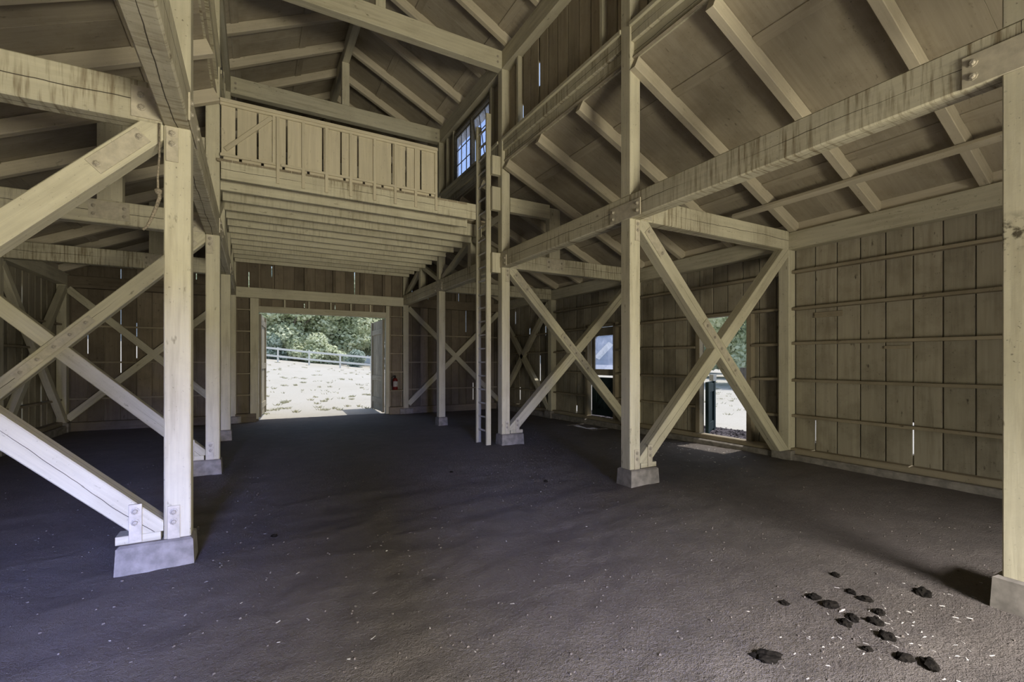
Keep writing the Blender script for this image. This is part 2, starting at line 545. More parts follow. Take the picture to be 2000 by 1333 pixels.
def side_wall(name, X, out, openings, label, slits):
    w = empty(name, (X, 6, 0), kind='structure', label=label)
    zt = 3.66
    board_run(w, ('x', X, out), YF, YB, 0.0, lambda t: zt, None, 'wall', openings=openings, slits=slits, phase=0.12)
    xi = X - out * 0.06
    # wall posts and plates
    px = X - out * 0.10
    for i, y in enumerate(ROWS):
        post('wall_post', px, y, 0.14, TZ0, 0.17, 0.165, 'timber', w)
        slab('footing', px - 0.16, px + 0.14, y - 0.15, y + 0.15, -0.15, 0.14, 'concrete', w, 0.015)
    ys = [YF] + ROWS
    pl = X - out * 0.10
    bar('wall_plate', (pl, YF, (TZ0 + PZT) / 2), (pl, YB - 0.03, (TZ0 + PZT) / 2), 0.17, PZT - TZ0, 'timber', w)
    # girts between the posts
    for a, b_ in zip(ys, ys[1:]):
        a2, b2 = a + 0.084, b_ - 0.084
        for k, gz in enumerate(GIRT_Z):
            if b_ == ROWS[4] and k not in (1, 2, 4): continue
            cut = [(a2, b2)]
            for op in openings:
                if op[2] - 0.02 < gz < op[3] + 0.05:
                    cut = [s for u, v in cut for s in ((u, min(v, op[0] - 0.1)), (max(u, op[1] + 0.1), v)) if s[1] - s[0] > 0.05]
            for u, v in cut:
                dz = random.uniform(-0.012, 0.012)
                bar('girt', (xi, u, gz + dz), (xi, v, gz + random.uniform(-0.012, 0.012)), 0.115, 0.042, 'girt', w, c=0.003)
    # low timber sill on its concrete kerb, broken at nothing: the doorways step over it
    slab('sill', min(X, X - out * 0.14), max(X, X - out * 0.14), YF, YB - 0.02, 0.085, 0.17, 'girt', w, 0.01)
    slab('kerb', min(X - out * 0.21, X + out * 0.05), max(X - out * 0.21, X + out * 0.05), YF, YB - 0.02, -0.16, 0.085, 'concrete', w, 0.02)
    # bird blocking between plate and roof
    for a, b_ in zip(ys, ys[1:]):
        slab('blocking_board', min(X - out * 0.05, X - out * 0.075), max(X - out * 0.05, X - out * 0.075), a + 0.01, b_ - 0.01, PZT, 3.665, 'rafter', w, 0.002)
    # cross brace in the end bay
    y0, y1 = ROWS[3] + 0.09, ROWS[4] - 0.08
    bx = X - out * 0.13
    bar('cross_brace', (bx, y0, 3.16), (bx, y1, 0.2), 0.15, 0.12, 'timber', w, up=(1, 0, 0))
    bar('cross_brace', (bx, y1, 3.16), (bx, y0, 0.2), 0.15, 0.12, 'timber', w, up=(1, 0, 0))
    return w
PZT = 3.505
wr = side_wall('wall_right', XWR, 1, [SIDE_DOOR, DUTCH], 'cream plank wall with girts, an open doorway and a half door',
               [(3.91, .28, .62), (2.62, .30, .72), (11.54, .95, 1.7), (12.39, 2.2, 2.55), (13.24, 2.75, 3.15), (11.25, 2.3, 2.6), (9.9, .18, .36), (7.8, .18, .45), (12.8, .3, .7)])
wl_ = side_wall('wall_left', XWL, -1, [], 'cream plank wall with girts behind the post with the rope', [(12.35, 2.3, 2.96), (12.35, .25, .8), (13.2, .6, 1.0)])
# door frames in the right wall
for (y0, y1, z0, z1) in (SIDE_DOOR, DUTCH):
    for y in (y0 - 0.045, y1 + 0.045):
        slab('door_post', XWR - 0.10, XWR + 0.03, y - 0.045, y + 0.045, 0.17, z1 + 0.08, 'girt', wr)
    slab('door_head', XWR - 0.10, XWR + 0.03, y0 - 0.09, y1 + 0.09, z1 + 0.001, z1 + 0.06, 'girt', wr)
slab('patch_board', XWR - 0.022, XWR - 0.004, 3.55, 3.93, 2.17, 2.25, 'girt', wr, 0.002)
slab('patch_board', XWR - 0.022, XWR - 0.004, 2.76, 3.04, 1.68, 1.72, 'girt', wr, 0.002)

# back wall
wb = empty('wall_back', (MID, YB, 0), kind='structure', label='dark plank end wall around the big open doorway')
def back_top(x):
    if XL <= x <= XR: return NZ + NS * ((XR - XL) / 2 - abs(x - MID)) - 0.02
    return RZ - RS * (abs(x - MID) - (XR - MID)) - 0.02
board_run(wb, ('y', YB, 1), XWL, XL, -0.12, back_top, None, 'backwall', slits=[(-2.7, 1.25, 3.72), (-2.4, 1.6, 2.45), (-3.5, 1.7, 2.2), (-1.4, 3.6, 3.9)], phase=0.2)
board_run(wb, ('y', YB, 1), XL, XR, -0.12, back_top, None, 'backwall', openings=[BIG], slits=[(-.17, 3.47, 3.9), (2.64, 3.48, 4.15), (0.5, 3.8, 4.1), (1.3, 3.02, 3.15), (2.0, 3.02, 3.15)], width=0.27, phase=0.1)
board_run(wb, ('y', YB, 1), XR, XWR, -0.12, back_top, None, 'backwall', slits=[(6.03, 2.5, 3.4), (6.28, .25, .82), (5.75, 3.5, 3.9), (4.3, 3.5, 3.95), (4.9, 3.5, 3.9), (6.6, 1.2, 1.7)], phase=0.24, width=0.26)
yb = YB - 0.085
for x in (XL, XR):
    post('wall_post', x, yb, 0.1, 7.0, 0.165, 0.165, 'timber', wb)
    slab('footing', x - 0.2, x + 0.2, yb - 0.16, yb + 0.07, -0.2, 0.1, 'concrete', wb, 0.015)
bar('wall_beam', (XL + 0.085, yb - 0.02, 3.33), (XR - 0.085, yb - 0.02, 3.33), 0.16, 0.27, 'timber', wb)
for xa, xb in ((XWL + 0.19, XL - 0.085), (XR + 0.085, XWR - 0.19)):
    bar('wall_beam', (xa, yb, 3.33), (xb, yb, 3.33), 0.15, 0.27, 'backwall', wb)
    bar('cross_brace', (xa, yb - 0.02, 3.16), (xb, yb - 0.02, 0.22), 0.155, 0.12, 'timber', wb, up=(0, 1, 0))
    bar('cross_brace', (xb, yb - 0.02, 3.16), (xa, yb - 0.02, 0.22), 0.155, 0.12, 'timber', wb, up=(0, 1, 0))
    for gz in (2.335, 1.50, 0.66):
        bar('girt', (xa, YB - 0.035, gz), (xb, YB - 0.035, gz), 0.06, 0.04, 'girt', wb, c=0.003)
    slab('sill', xa, xb, YB - 0.15, YB, -0.14, 0.13, 'backwall', wb, 0.01)
# bays beside the big doorway
slab('door_post', -0.10, 0.10, YB - 0.14, YB + 0.02, 0.0, 3.19, 'timber', wb)
slab('door_post', 3.45, 3.555, YB - 0.14, YB + 0.02, -0.05, 3.19, 'timber', wb)
slab('door_head', 0.10, 3.45, YB - 0.14, YB + 0.02, 2.83, 2.99, 'timber', wb)
for xa, xb in ((XL + 0.085, -0.10), (3.555, XR - 0.085)):
    for gz in GIRT_Z:
        bar('girt', (xa, YB - 0.07, gz - 0.02), (xb, YB - 0.07, gz - 0.02), 0.13, 0.036, 'girt', wb, c=0.003)
    slab('sill', xa - 0.02, xb + (0.14 if xa < 0 else 0.0), YB - 0.2, YB, -0.16, 0.15, 'backwall', wb, 0.012)
for x in (0.72, 1.33, 1.9, 2.45, 3.0):
    slab('cripple_stud', x - 0.022, x + 0.022, YB - 0.10, YB - 0.005, 2.99, 3.20, 'timber', wb)
slab('trim_board', XL + 0.09, XR - 0.09, YB - 0.07, YB - 0.02, 4.20, 4.32, 'backwall', wb)
for x in (0.52, 1.25, 2.0, 2.75, 3.4):
    slab('stud', x - 0.04, x + 0.04, YB - 0.085, YB - 0.005, 3.47, 4.2, 'backwall', wb)
for x in (-2.2, 5.75):
    slab('stud', x - 0.04, x + 0.04, YB - 0.085, YB - 0.005, 3.47, back_top(x) - 0.1, 'backwall', wb)
bar('gable_beam', (XL + 0.085, yb, 7.05), (XR - 0.085, yb, 7.05), 0.16, 0.3, 'timber', wb)
# front wall behind the camera with its wide doorway
wf = empty('wall_front', (MID, YF, 0), kind='structure', label='plank end wall with a wide open doorway behind the camera')
board_run(wf, ('y', YF, -1), XWL, XWR, -0.12, back_top, None, 'wall', openings=[FRONT, FRONT_SIDE], width=0.6)

# upper walls over the posts (clerestory)
WIN = (8.24, 10.06)
def clerestory(name, X, out, label):
    w = empty(name, (X, 6, 5.2), kind='structure', label=label)
    s = out
    def sl(n, a, b_, y0, y1, z0, z1, mat, c=0.005):
        slab(n, X + min(s * a, s * b_), X + max(s * a, s * b_), y0, y1, z0, z1, mat, w, c)
    ys = [YF, ROWS[0], ROWS[1], ROWS[2], ROWS[3], YB]
    for i, (a, b_) in enumerate(zip(ys, ys[1:])):
        a2, b2 = a + 0.082, b_ - 0.082
        sl('ledge_plank', -0.10, 0.10, a2, b2, 5.56, 5.615, 'timber')
        sl('sill_beam', -0.065, 0.085, a2, b2, 5.38, 5.56, 'beam')
        sl('lower_sill_beam', -0.02, 0.085, a2, b2, 5.17, 5.38, 'beam')
    bar('nave_plate', (X, YF, (PZ0 + PZ1) / 2), (X, YB - 0.01, (PZ0 + PZ1) / 2), 0.17, PZ1 - PZ0, 'timber', w)
    # boards, studs
    ops = [(WIN[0] - 0.04, WIN[1] + 0.04, 5.66, 6.74)]
    board_run(w, ('x', X + s * 0.07, s), YF, YB, 5.6, lambda t: PZ0 + 0.05, None, 'upper', openings=ops, slits=[(6.98, 5.62, 6.05), (6.45, 6.1, 6.5)], width=0.27, phase=0.05)
    for y in (2.6, 4.85, 7.1, 8.17, 10.14, 10.55, 12.4):
        sl('stud', -0.01, 0.07, y - 0.03, y + 0.03, 5.61, PZ0, 'timber')
    return w
wcr = clerestory('wall_upper_right', XR, 1, 'upper plank wall over the posts beside the ladder, with paned window')
wcl = clerestory('wall_upper_left', XL, -1, 'upper plank wall over the row of posts behind the rope post')

def clerestory_window(name, X, out, label):
    w = empty(name, (X + out * 0.05, sum(WIN) / 2, 6.2), kind='structure', label=label)
    s = out
    def sl(n, a, b_, y0, y1, z0, z1, mat, par):
        return slab(n, X + min(s * a, s * b_), X + max(s * a, s * b_), y0, y1, z0, z1, mat, par, 0.003)
    ym = sum(WIN) / 2
    sl('frame', 0.0, 0.1, WIN[0] - 0.04, WIN[1] + 0.04, 5.62, 5.68, 'muntin', w)
    sl('frame', 0.0, 0.1, WIN[0] - 0.04, WIN[1] + 0.04, 6.73, 6.79, 'muntin', w)
    for y in (WIN[0] - 0.02, ym, WIN[1] + 0.02):
        sl('frame', 0.0, 0.1, y - 0.035, y + 0.035, 5.68, 6.73, 'muntin', w)
    for k, (y0, y1) in enumerate(((WIN[0] + 0.02, ym - 0.04), (ym + 0.04, WIN[1] - 0.02))):
        sh = empty('sash', (X + s * 0.05, (y0 + y1) / 2, 6.7))
        sh.parent = w
        sh.matrix_basis = Matrix.Translation((0, (y0 + y1) / 2 - ym, 0.5))
        z0, z1 = 5.7, 6.7
        for a, b_ in ((y0, y0 + 0.035), (y1 - 0.035, y1)): sl('stile', 0.03, 0.07, a, b_, z0, z1, 'muntin', sh)
        for a, b_ in ((z0, z0 + 0.04), (z1 - 0.035, z1)): sl('rail', 0.031, 0.069, y0, y1, a, b_, 'muntin', sh)
        for i in (1, 2):
            y = y0 + (y1 - y0) * i / 3
            sl('muntin', 0.04, 0.06, y - 0.009, y + 0.009, z0, z1, 'muntin', sh)
        for i in (1, 2):
            z = z0 + (z1 - z0) * i / 3
            sl('muntin', 0.041, 0.059, y0, y1, z - 0.009, z + 0.009, 'muntin', sh)
        for i in range(3):
            for j in range(3):
                ya, yb_ = y0 + (y1 - y0) * i / 3, y0 + (y1 - y0) * (i + 1) / 3
                za, zb = z0 + (z1 - z0) * j / 3, z0 + (z1 - z0) * (j + 1) / 3
                sl('pane', 0.048, 0.052, ya + 0.009, yb_ - 0.009, za + 0.009, zb - 0.009, 'glass', sh)
        if k == 0 and out > 0:
            sh.matrix_basis = sh.matrix_basis @ Matrix.Rotation(R(-9), 4, 'Y')
    return w
clerestory_window('window_1', XR, 1, 'paned clerestory window high behind the ladder top')
clerestory_window('window_2', XL, -1, 'paned clerestory window high on the rope post side')

# ------------------------------------------------------------------ roof (ceiling)
ce = empty('ceiling', (MID, 6, 5), kind='structure', label='open roof of cream rafters under weathered sheets')
RY = [4.18 + 1.08 * k for k in range(-6, 10)]
for s, xr in ((1, XR), (-1, XL)):
    def rp(u, drop=0.0, s=s, xr=xr):       # u metres out from the post line
        return xr + s * u, RZ - RS * u - drop
    EXT = 3.72
    nrm = Vector((s * RS, 0, 1)).normalized()
    cosr = 1 / math.sqrt(1 + RS * RS)
    for y in RY:
        x0, z0 = rp(-0.02); x1, z1 = rp(EXT - 0.15)
        o_ = nrm * 0.085
        bar('rafter', (x0 - o_.x, y, z0 - o_.z), (x1 - o_.x, y, z1 - o_.z), 0.095, 0.165, 'rafter', ce, up=nrm)
    for (u0, u1) in ((-0.05, 0.58), (0.60, 2.42), (2.44, EXT)):
        for i in range(8):
            y0 = YF - 0.4 + (YB + 0.8 - YF) * i / 8; y1 = YF - 0.4 + (YB + 0.8 - YF) * (i + 1) / 8 - 0.001
            um = (u0 + u1) / 2
            xm, zm = rp(um)
            xa, za = rp(u0); xb, zb = rp(u1)
            m4, L = frame((xa, (y0 + y1) / 2, za), (xb, (y0 + y1) / 2, zb), nrm)
            m4.translation += nrm * 0.012
            put('roof_sheet', box_mesh(L, y1 - y0, 0.022, 0.002), M['roof'], m4, ce)
    for u in (0.59, 2.43):
        for y in RY[:-1]:
            x0, z0 = rp(u)
            o_ = nrm * 0.012
            bar('joint_strip', (x0 - o_.x, y + 0.05, z0 - o_.z), (x0 - o_.x, y + 1.03, z0 - o_.z), 0.135, 0.02, 'roof', ce, up=nrm, c=0.003)
    # light purlin strip nailed under the rafters
    x0, z0 = rp(2.62)
    o_ = nrm * 0.21
    for a, b_ in zip([YF] + ROWS[:4], ROWS):
        if s < 0: continue
        if b_ > 4.5: continue
        bar('purlin_strip', (x0 - o_.x, a, z0 - o_.z), (x0 - o_.x, b_ + 0.4, z0 - o_.z), 0.09, 0.05, 'rafter', ce, up=nrm, c=0.003)
    # nave slope
    half = (XR - XL) / 2
    nn = Vector((s * NS, 0, 1)).normalized()
    for y in RY:
        xa, za = MID + s * 0.06, NZ + NS * (half - 0.06)
        xb, zb = MID + s * (half + 0.55), NZ - NS * 0.55
        o_ = nn * 0.085
        bar('rafter', (xa - o_.x, y, za - o_.z), (xb - o_.x, y, zb - o_.z), 0.095, 0.165, 'rafter', ce, up=nn)
    for (u0, u1) in ((0.0, 0.9), (0.92, 2.08), (2.10, half + 0.6)):
        for i in range(8):
            y0 = YF - 0.4 + (YB + 0.8 - YF) * i / 8; y1 = YF - 0.4 + (YB + 0.8 - YF) * (i + 1) / 8 - 0.001
            m4, L = frame((MID + s * u0, (y0 + y1) / 2, NZ + NS * (half - u0)), (MID + s * u1, (y0 + y1) / 2, NZ + NS * (half - u1)), nn)
            m4.translation += nn * 0.012
            put('roof_sheet', box_mesh(L, y1 - y0, 0.022, 0.002), M['roof'], m4, ce)
    for u in (0.91, 2.09):
        for y in RY[:-1]:
            o_ = nn * 0.012
            x0, z0 = MID + s * u, NZ + NS * (half - u)
            bar('joint_strip', (x0 - o_.x, y + 0.05, z0 - o_.z), (x0 - o_.x, y + 1.03, z0 - o_.z), 0.135, 0.02, 'roof', ce, up=nn, c=0.003)
bar('ridge_beam', (MID, YF, 8.30), (MID, YB - 0.02, 8.30), 0.14, 0.28, 'timber', ce)
bar('ridge_cap', (MID, YF - 0.4, 8.565), (MID, YB + 0.4, 8.565), 0.35, 0.05, 'roof', ce)

# ------------------------------------------------------------------ posts
def footing(parent, x, y, out, size=0.45, top=0.22):
    """rough tapered concrete pier reaching out under the brace foot"""
    zb = floor_z(x, y) - 0.08
    xa, xb = (x - 0.10, x + size - 0.10) if out > 0 else (x - size + 0.10, x + 0.10)
    ya, yb2 = y - 0.12, y + 0.12
    t = 0.012
    v = [(xa - t, ya - t, zb), (xb + t, ya - t, zb), (xb + t, yb2 + t, zb), (xa - t, yb2 + t, zb),
         (xa, ya, top - 0.015), (xb, ya, top - 0.015), (xb, yb2, top - 0.015), (xa, yb2, top - 0.015),
         (xa + 0.02, ya + 0.02, top), (xb - 0.02, ya + 0.02, top), (xb - 0.02, yb2 - 0.02, top), (xa + 0.02, yb2 - 0.02, top)]
    f = [(3, 2, 1, 0), (0, 1, 5, 4), (1, 2, 6, 5), (2, 3, 7, 6), (3, 0, 4, 7), (4, 5, 9, 8), (5, 6, 10, 9), (6, 7, 11, 10), (7, 4, 8, 11), (8, 9, 10, 11)]
    c = Vector((x, y, zb))
    mesh_obj('footing', [tuple(Vector(p) - c) for p in v], f, 'concrete', parent, c)

def strap(parent, x, y, z0, z1, w=0.075):
    s = slab('strap', x - w / 2, x + w / 2, y - 0.012, y, z0, z1, 'plate', parent, 0.002)
    h = z1 - z0
    for z in (z0 + h * 0.52, z0 + h * 0.82): bolt((x, y - 0.012, z), (0, -1, 0), s)

def barn_post(x, y, side, label, braced=True, top=PZ0, w=PW, upper=True):
    t = empty('barn_post', (x, y, 0), label=label, cat='post')
    ft = 0.2 + floor_z(x, y) * 0.8
    post('shaft', x, y, ft, TZ0, w, w, 'cracked' if 'cracked' in label else 'smudged' if 'smudge' in label else 'timber', t, 0.008)
    if upper: post('upper_shaft', x, y, TZ1, top, w, w, 'timber', t, 0.008)
    footing(t, x, y, side, 0.45 if braced else 0.22, ft)
    yf = y - w / 2
    if braced:
        strap(t, x + 0.02 * side, yf, ft, ft + 0.24)
        strap(t, x + 0.03 * side, yf, TZ0 - 0.26, TZ0 - 0.01)
        slab('brace_block', min(x + side * 0.10, x + side * 0.36), max(x + side * 0.10, x + side * 0.36), y - 0.075, y + 0.075, ft, ft + 0.06, 'timber', t)
    return t
barn_post(XR, ROWS[0], 1, 'close cream post with a dark smudge, next to the dung clods', True)
barn_post(XR, ROWS[1], 1, 'cracked cream post whose brace crosses the open side doorway')
barn_post(XR, ROWS[2], 1, 'cream post standing right next to the tall ladder')
barn_post(XR - 0.02, ROWS[3], 1, 'slender cream post alone between the ladder and the big doorway', False)
barn_post(XL, ROWS[1], -1, 'pale bluish post with the rope, nearest of its row')
barn_post(XL, ROWS[2], -1, 'cream post directly behind the post with the rope')
barn_post(XL, ROWS[3], -1, 'third cream post in the row behind the rope post', False)

# ------------------------------------------------------------------ long nave beams, tie beams, cross braces
def nave_beam(x, inward, label):
    t = empty('nave_beam', (x, 6, TZ0), label=label, cat='beam')
    ends = [YF + 0.05] + ROWS[:4] + [YB - 0.18]
    for a, b_ in zip(ends, ends[1:]):
        bar('timber', (x, a + 0.002, (TZ0 + TZ1) / 2), (x, b_ - 0.002, (TZ0 + TZ1) / 2), 0.17, TZ1 - TZ0, 'beam', t, c=0.012)
    for y in ROWS[:4]:
        xf = x + inward * 0.085
        s = slab('splice_plate', min(xf, xf + inward * 0.012), max(xf, xf + inward * 0.012), y - 0.26, y + 0.26, TZ0 + 0.0, TZ0 + 0.2, 'plate', t, 0.002)
        for dy in (-0.21, 0.21):
            for z in (TZ0 + 0.06, TZ0 + 0.145): bolt((xf + inward * 0.012, y + dy, z), (inward, 0, 0), s)
    return t
nave_beam(XR, -1, 'long streaked beam over the posts from the near post to the ladder')
nave_beam(XL, 1, 'long rough beam over the row of posts with the rope')

def tie_beam(row, side, label, queen=False):
    y = ROWS[row]
    x0, x1 = (XR + 0.09, XWR - 0.19) if side > 0 else (XL - 0.09, XWL + 0.19)
    t = empty('tie_beam', (x0, y, TZ0), label=label, cat='beam')
    bar('timber', (x0, y, (TZ0 + TZ1) / 2), (x1, y, (TZ0 + TZ1) / 2), 0.165, TZ1 - TZ0, 'beam', t, c=0.01)
    yf = y - 0.0825
    d = 1 if side > 0 else -1
    xs = sorted((x0 - d * 0.0, x0 + d * 0.18))
    s = slab('end_plate', xs[0], xs[1], yf - 0.012, yf, TZ0 + 0.02, TZ1 - 0.05, 'plate', t, 0.002)
    for z in (TZ0 + 0.09, TZ0 + 0.18): bolt((x0 + d * 0.12, yf - 0.012, z), (0, -1, 0), s)
    if queen:
        xq = x0 + d * 1.0
        zt = RZ - RS * abs(xq - (XR if side > 0 else XL)) - 0.17
        post('queen_post', xq, y, TZ1, zt, 0.25, 0.14, 'timber', t)
        bar('collar', (x0, y - 0.02, 4.42), (xq - d * 0.125, y - 0.02, 4.42), 0.12, 0.27, 'timber', t)
        s2 = slab('joint_plate', xq - 0.2, xq + 0.2, yf - 0.012, yf, TZ0 + 0.05, TZ1 - 0.02, 'plate', t, 0.002)
        for dx in (-0.15, 0.15):
            for z in (TZ0 + 0.1, TZ0 + 0.2): bolt((xq + dx, yf - 0.012, z), (0, -1, 0), s2)
    return t
tie_beam(1, 1, 'tie beam over the cross brace that crosses the open side doorway')
tie_beam(2, 1, 'tie beam with upright running from the ladder post to the outer wall', True)
tie_beam(3, 1, 'dark tie beam behind the ladder from the slender post to the wall', True)
tie_beam(1, -1, 'nearest streaked tie beam running out from the rope post')
tie_beam(2, -1, 'tie beam with an upright, seen just behind the rope post brace', True)
tie_beam(3, -1, 'farthest free tie beam seen behind the rope post', True)

def clipped(name, ends, w, h, planes, parent):
    """brace between two points, sawn off flush by the given planes (point, inward normal)"""
    p0, p1 = ends
    d = (p1 - p0).normalized()
    m4, L = frame(p0 - d * 0.35, p1 + d * 0.35, (0, 1, 0))
    bm = bmesh.new()
    bm.from_mesh(box_mesh(L, h, w, 0.008))
    inv = m4.inverted()
    rot = inv.to_3x3()
    for co, no in planes:
        geom = bm.verts[:] + bm.edges[:] + bm.faces[:]
        cut = bmesh.ops.bisect_plane(bm, geom=geom, plane_co=inv @ Vector(co), plane_no=rot @ Vector(no), clear_inner=True)
        ed = [e for e in cut['geom_cut'] if isinstance(e, bmesh.types.BMEdge)]
        if ed: bmesh.ops.contextual_create(bm, geom=ed)
    me = bpy.data.meshes.new('brace'); bm.to_mesh(me); bm.free()
    return put(name, me, M['cracked'], m4, parent)

def cross_brace(row, side, label):
    y = ROWS[row]
    xi = (XR + 0.085) if side > 0 else (XL - 0.085)
    xo = (XWR - 0.19) if side > 0 else (XWL + 0.19)
    ft = 0.262 + floor_z(XR if side > 0 else XL, y) * 0.8
    t = empty('cross_brace', ((xi + xo) / 2, y, 0.1), label=label, cat='brace')
    d = 1 if side > 0 else -1
    # one brace whole, the other in two halves butted against it
    a0, a1 = Vector((xi + d * 0.06, y, 3.20)), Vector((xi + d * 3.02, y, 0.12))
    b0, b1 = Vector((xi + d * 0.10, y, ft + 0.05)), Vector((xi + d * 3.05, y, 3.20))
    whole, split = (a0, a1), (b0, b1)
    upv = (0, 1, 0)
    lim = [((xi, 0, 0), (d, 0, 0)), ((xo, 0, 0), (-d, 0, 0)), ((0, 0, TZ0), (0, 0, -1)), ((0, 0, 0.14), (0, 0, 1))]
    wd = (whole[1] - whole[0]).normalized()
    sd = (split[1] - split[0]).normalized()
    clipped('brace', whole, 0.155, 0.175, lim, t)
    A, B_ = whole[0], split[0]
    den = wd.x * sd.z - wd.z * sd.x
    u = ((B_.x - A.x) * sd.z - (B_.z - A.z) * sd.x) / den
    c = A + wd * u
    pn = Vector((-wd.z, 0, wd.x))
    for sg in (1, -1):
        clipped('brace', split, 0.15, 0.172, lim + [((0, 0, ft), (0, 0, 1)), (tuple(c + pn * sg * 0.0885), tuple(pn * sg))], t)
    yf = y - 0.0775
    def plate(c, dr_, L, n, hh=0.095):
        p0, p1 = c - dr_ * L / 2, c + dr_ * L / 2
        m4, _ = frame((p0.x, yf - 0.006, p0.z), (p1.x, yf - 0.006, p1.z), upv)
        s = put('gusset', box_mesh(L, hh, 0.012, 0.002), M['plate'], m4, t)
        for i in range(n):
            q = c + dr_ * (L * 0.42 * (2 * i / (n - 1) - 1))
            bolt((q.x, yf - 0.012, q.z), (0, -1, 0), s)
    plate(Vector((c.x, yf, c.z)), wd, 1.0, 5)
    for (e0, e1) in ((a0, a1),) if side > 0 else ((a0, a1),):
        u = (e1 - e0).normalized()
        plate(e0 + u * 0.28, u, 0.40, 2, 0.12)
    # foot strap
    xs = b0.x + d * 0.06
    strap(t, xs, yf, ft - 0.05, ft + 0.22)
    return t
cross_brace(1, 1, 'bolted cross brace overlapping the open side doorway')
cross_brace(2, 1, 'bolted cross brace just beyond the ladder, overlapping the half door')
cross_brace(1, -1, 'large bolted cross brace rising from the foot of the rope post')
cross_brace(2, -1, 'bolted cross brace seen behind the rope post')

# ------------------------------------------------------------------ nave roof trusses
def roof_truss(row, label):
    y = ROWS[row]
    t = empty('roof_truss', (MID, y, PZ0), label=label, cat='truss')
    bar('tie_timber', (XL + 0.086, y, (PZ0 + PZ1) / 2), (XR - 0.086, y, (PZ0 + PZ1) / 2), 0.165, PZ1 - PZ0, 'timber', t, c=0.01)
    post('king_post', MID, y, PZ1, 8.16, 0.16, 0.14, 'timber', t)
    for x in (XL + 0.17, XR - 0.17):
        for z in (PZ0 + 0.1, PZ0 + 0.2): bolt((x, y - 0.083, z), (0, -1, 0), t)
    return t
roof_truss(2, 'nearer roof tie beam with king post, crossing high in the nave')
roof_truss(3, 'farther roof tie beam with king post above the loft parapet')

# ------------------------------------------------------------------ hay loft
LZ = 4.29
lo = empty('hay_loft', (MID, 7.5, 4.0), label='hay loft deck on many cream joists over the big doorway', cat='loft')
bar('rim_beam', (XL + 0.10, 7.52, 4.155), (3.42, 7.52, 4.155), 0.06, 0.27, 'beam', lo, c=0.004)
k = 0
y = 7.97
while y < 13.6:
    xe = 3.45 if y < 8.3 else XR - 0.07
    bar('joist', (XL + 0.07, y, 4.125), (xe, y, 4.125), 0.055, 0.235, 'joist', lo, c=0.003)
    y += 0.498; k += 1
nb = 24
for i in range(nb):
    x0 = XL + 0.05 + (XR - XL - 0.1) * i / nb; x1 = XL + 0.05 + (XR - XL - 0.1) * (i + 1) / nb - 0.006
    y0 = 7.49 if x1 < 3.42 else 8.3
    slab('floor_board', x0, x1, y0, YB - 0.19, 4.255, 4.29, 'girt', lo, 0.002)

pa = empty('loft_parapet', (1.2, 7.48, 4.29), label='boarded cream parapet along the front edge of the hay loft', cat='parapet')
PX0, PX1 = -0.41, 2.70
YP = 7.50
gaps = [-0.22, 0.04, 0.41, 0.90, 1.16, 1.41, 1.94, 2.17, 2.42]
edges = [PX0] + gaps + [PX1]
for a, b_ in zip(edges, edges[1:]):
    slab('plank', a + 0.012, b_ - 0.012, YP, YP + 0.02, 4.335, 5.08, 'plain', pa, 0.002)
bar('top_rail', (PX0, YP - 0.02, 5.085), (PX1, YP - 0.02, 5.085), 0.06, 0.05, 'plain', pa, c=0.003)
bar('top_rail', (PX0, YP - 0.015, 5.045), (PX1, YP - 0.015, 5.045), 0.03, 0.04, 'plain', pa, c=0.003)
bats = [0.63, 0.95, 1.30, 1.66, 1.99, 2.33, 2.68]
slab('batten', 0.225, 0.262, YP - 0.03, YP, 4.36, 5.03, 'plain', pa, 0.003)
slab('batten', 0.275, 0.315, YP - 0.03, YP, 4.07, 5.03, 'plain', pa, 0.003)
for x in bats: slab('batten', x - 0.022, x + 0.022, YP - 0.03, YP, 4.06, 5.03, 'plain', pa, 0.003)
xs = [0.315] + bats
bar('bottom_rail', (PX0, YP - 0.015, 4.345), (0.262, YP - 0.015, 4.345), 0.03, 0.035, 'plain', pa, c=0.003)
for a, b_ in zip(xs, xs[1:]):
    bar('bottom_rail', (a + 0.02, YP - 0.015, 4.345), (b_ - 0.022, YP - 0.015, 4.345), 0.03, 0.035, 'plain', pa, c=0.003)
hs = [PX0 + 0.02, -0.17, 0.10, 0.37, 0.70, 0.94, 1.21, 1.50, 1.79, 2.08, 2.58, PX1]
for a, b_ in zip(hs, hs[1:]):
    slab('toe_strip', a + 0.018, b_ - 0.018, YP, YP + 0.02, 4.291, 4.334, 'plain', pa, 0.002)
bar('diagonal', (PX0 + 0.06, YP - 0.014, 4.42), (0.215, YP - 0.014, 5.0), 0.028, 0.055, 'plain', pa, up=(-1, 0, 1), c=0.003)

def loft_truss(x, label):
    t = empty('loft_truss', (x, 10.9, TZ1), label=label, cat='truss')
    d = 1 if x > MID else -1
    bar('top_chord', (x - d * 0.045, ROWS[2] + 0.09, 4.19), (x - d * 0.045, YB - 0.19, 4.19), 0.05, 0.125, 'timber', t)
    for y in (9.05, 12.42): post('post', x, y, TZ1, 4.127, 0.15, 0.16, 'timber', t)
    for ya, yb2 in ((ROWS[3] - 0.16, 8.98 + 0.18), (ROWS[3] + 0.16, 12.26), (13.86, 12.56)):
        bar('diagonal', (x, ya, TZ1 + 0.04), (x, yb2, 4.08), 0.12, 0.11, 'timber', t, up=(0, 0, 1))
    bar('diagonal', (x, ROWS[2] + 0.2, TZ1 + 0.04), (x, 8.92, 4.08), 0.12, 0.11, 'timber', t, up=(0, 0, 1))
    return t
loft_truss(XR, 'short braced truss carrying the loft joists next to the ladder')
loft_truss(XL, 'short braced truss carrying the loft joists on the rope post side')

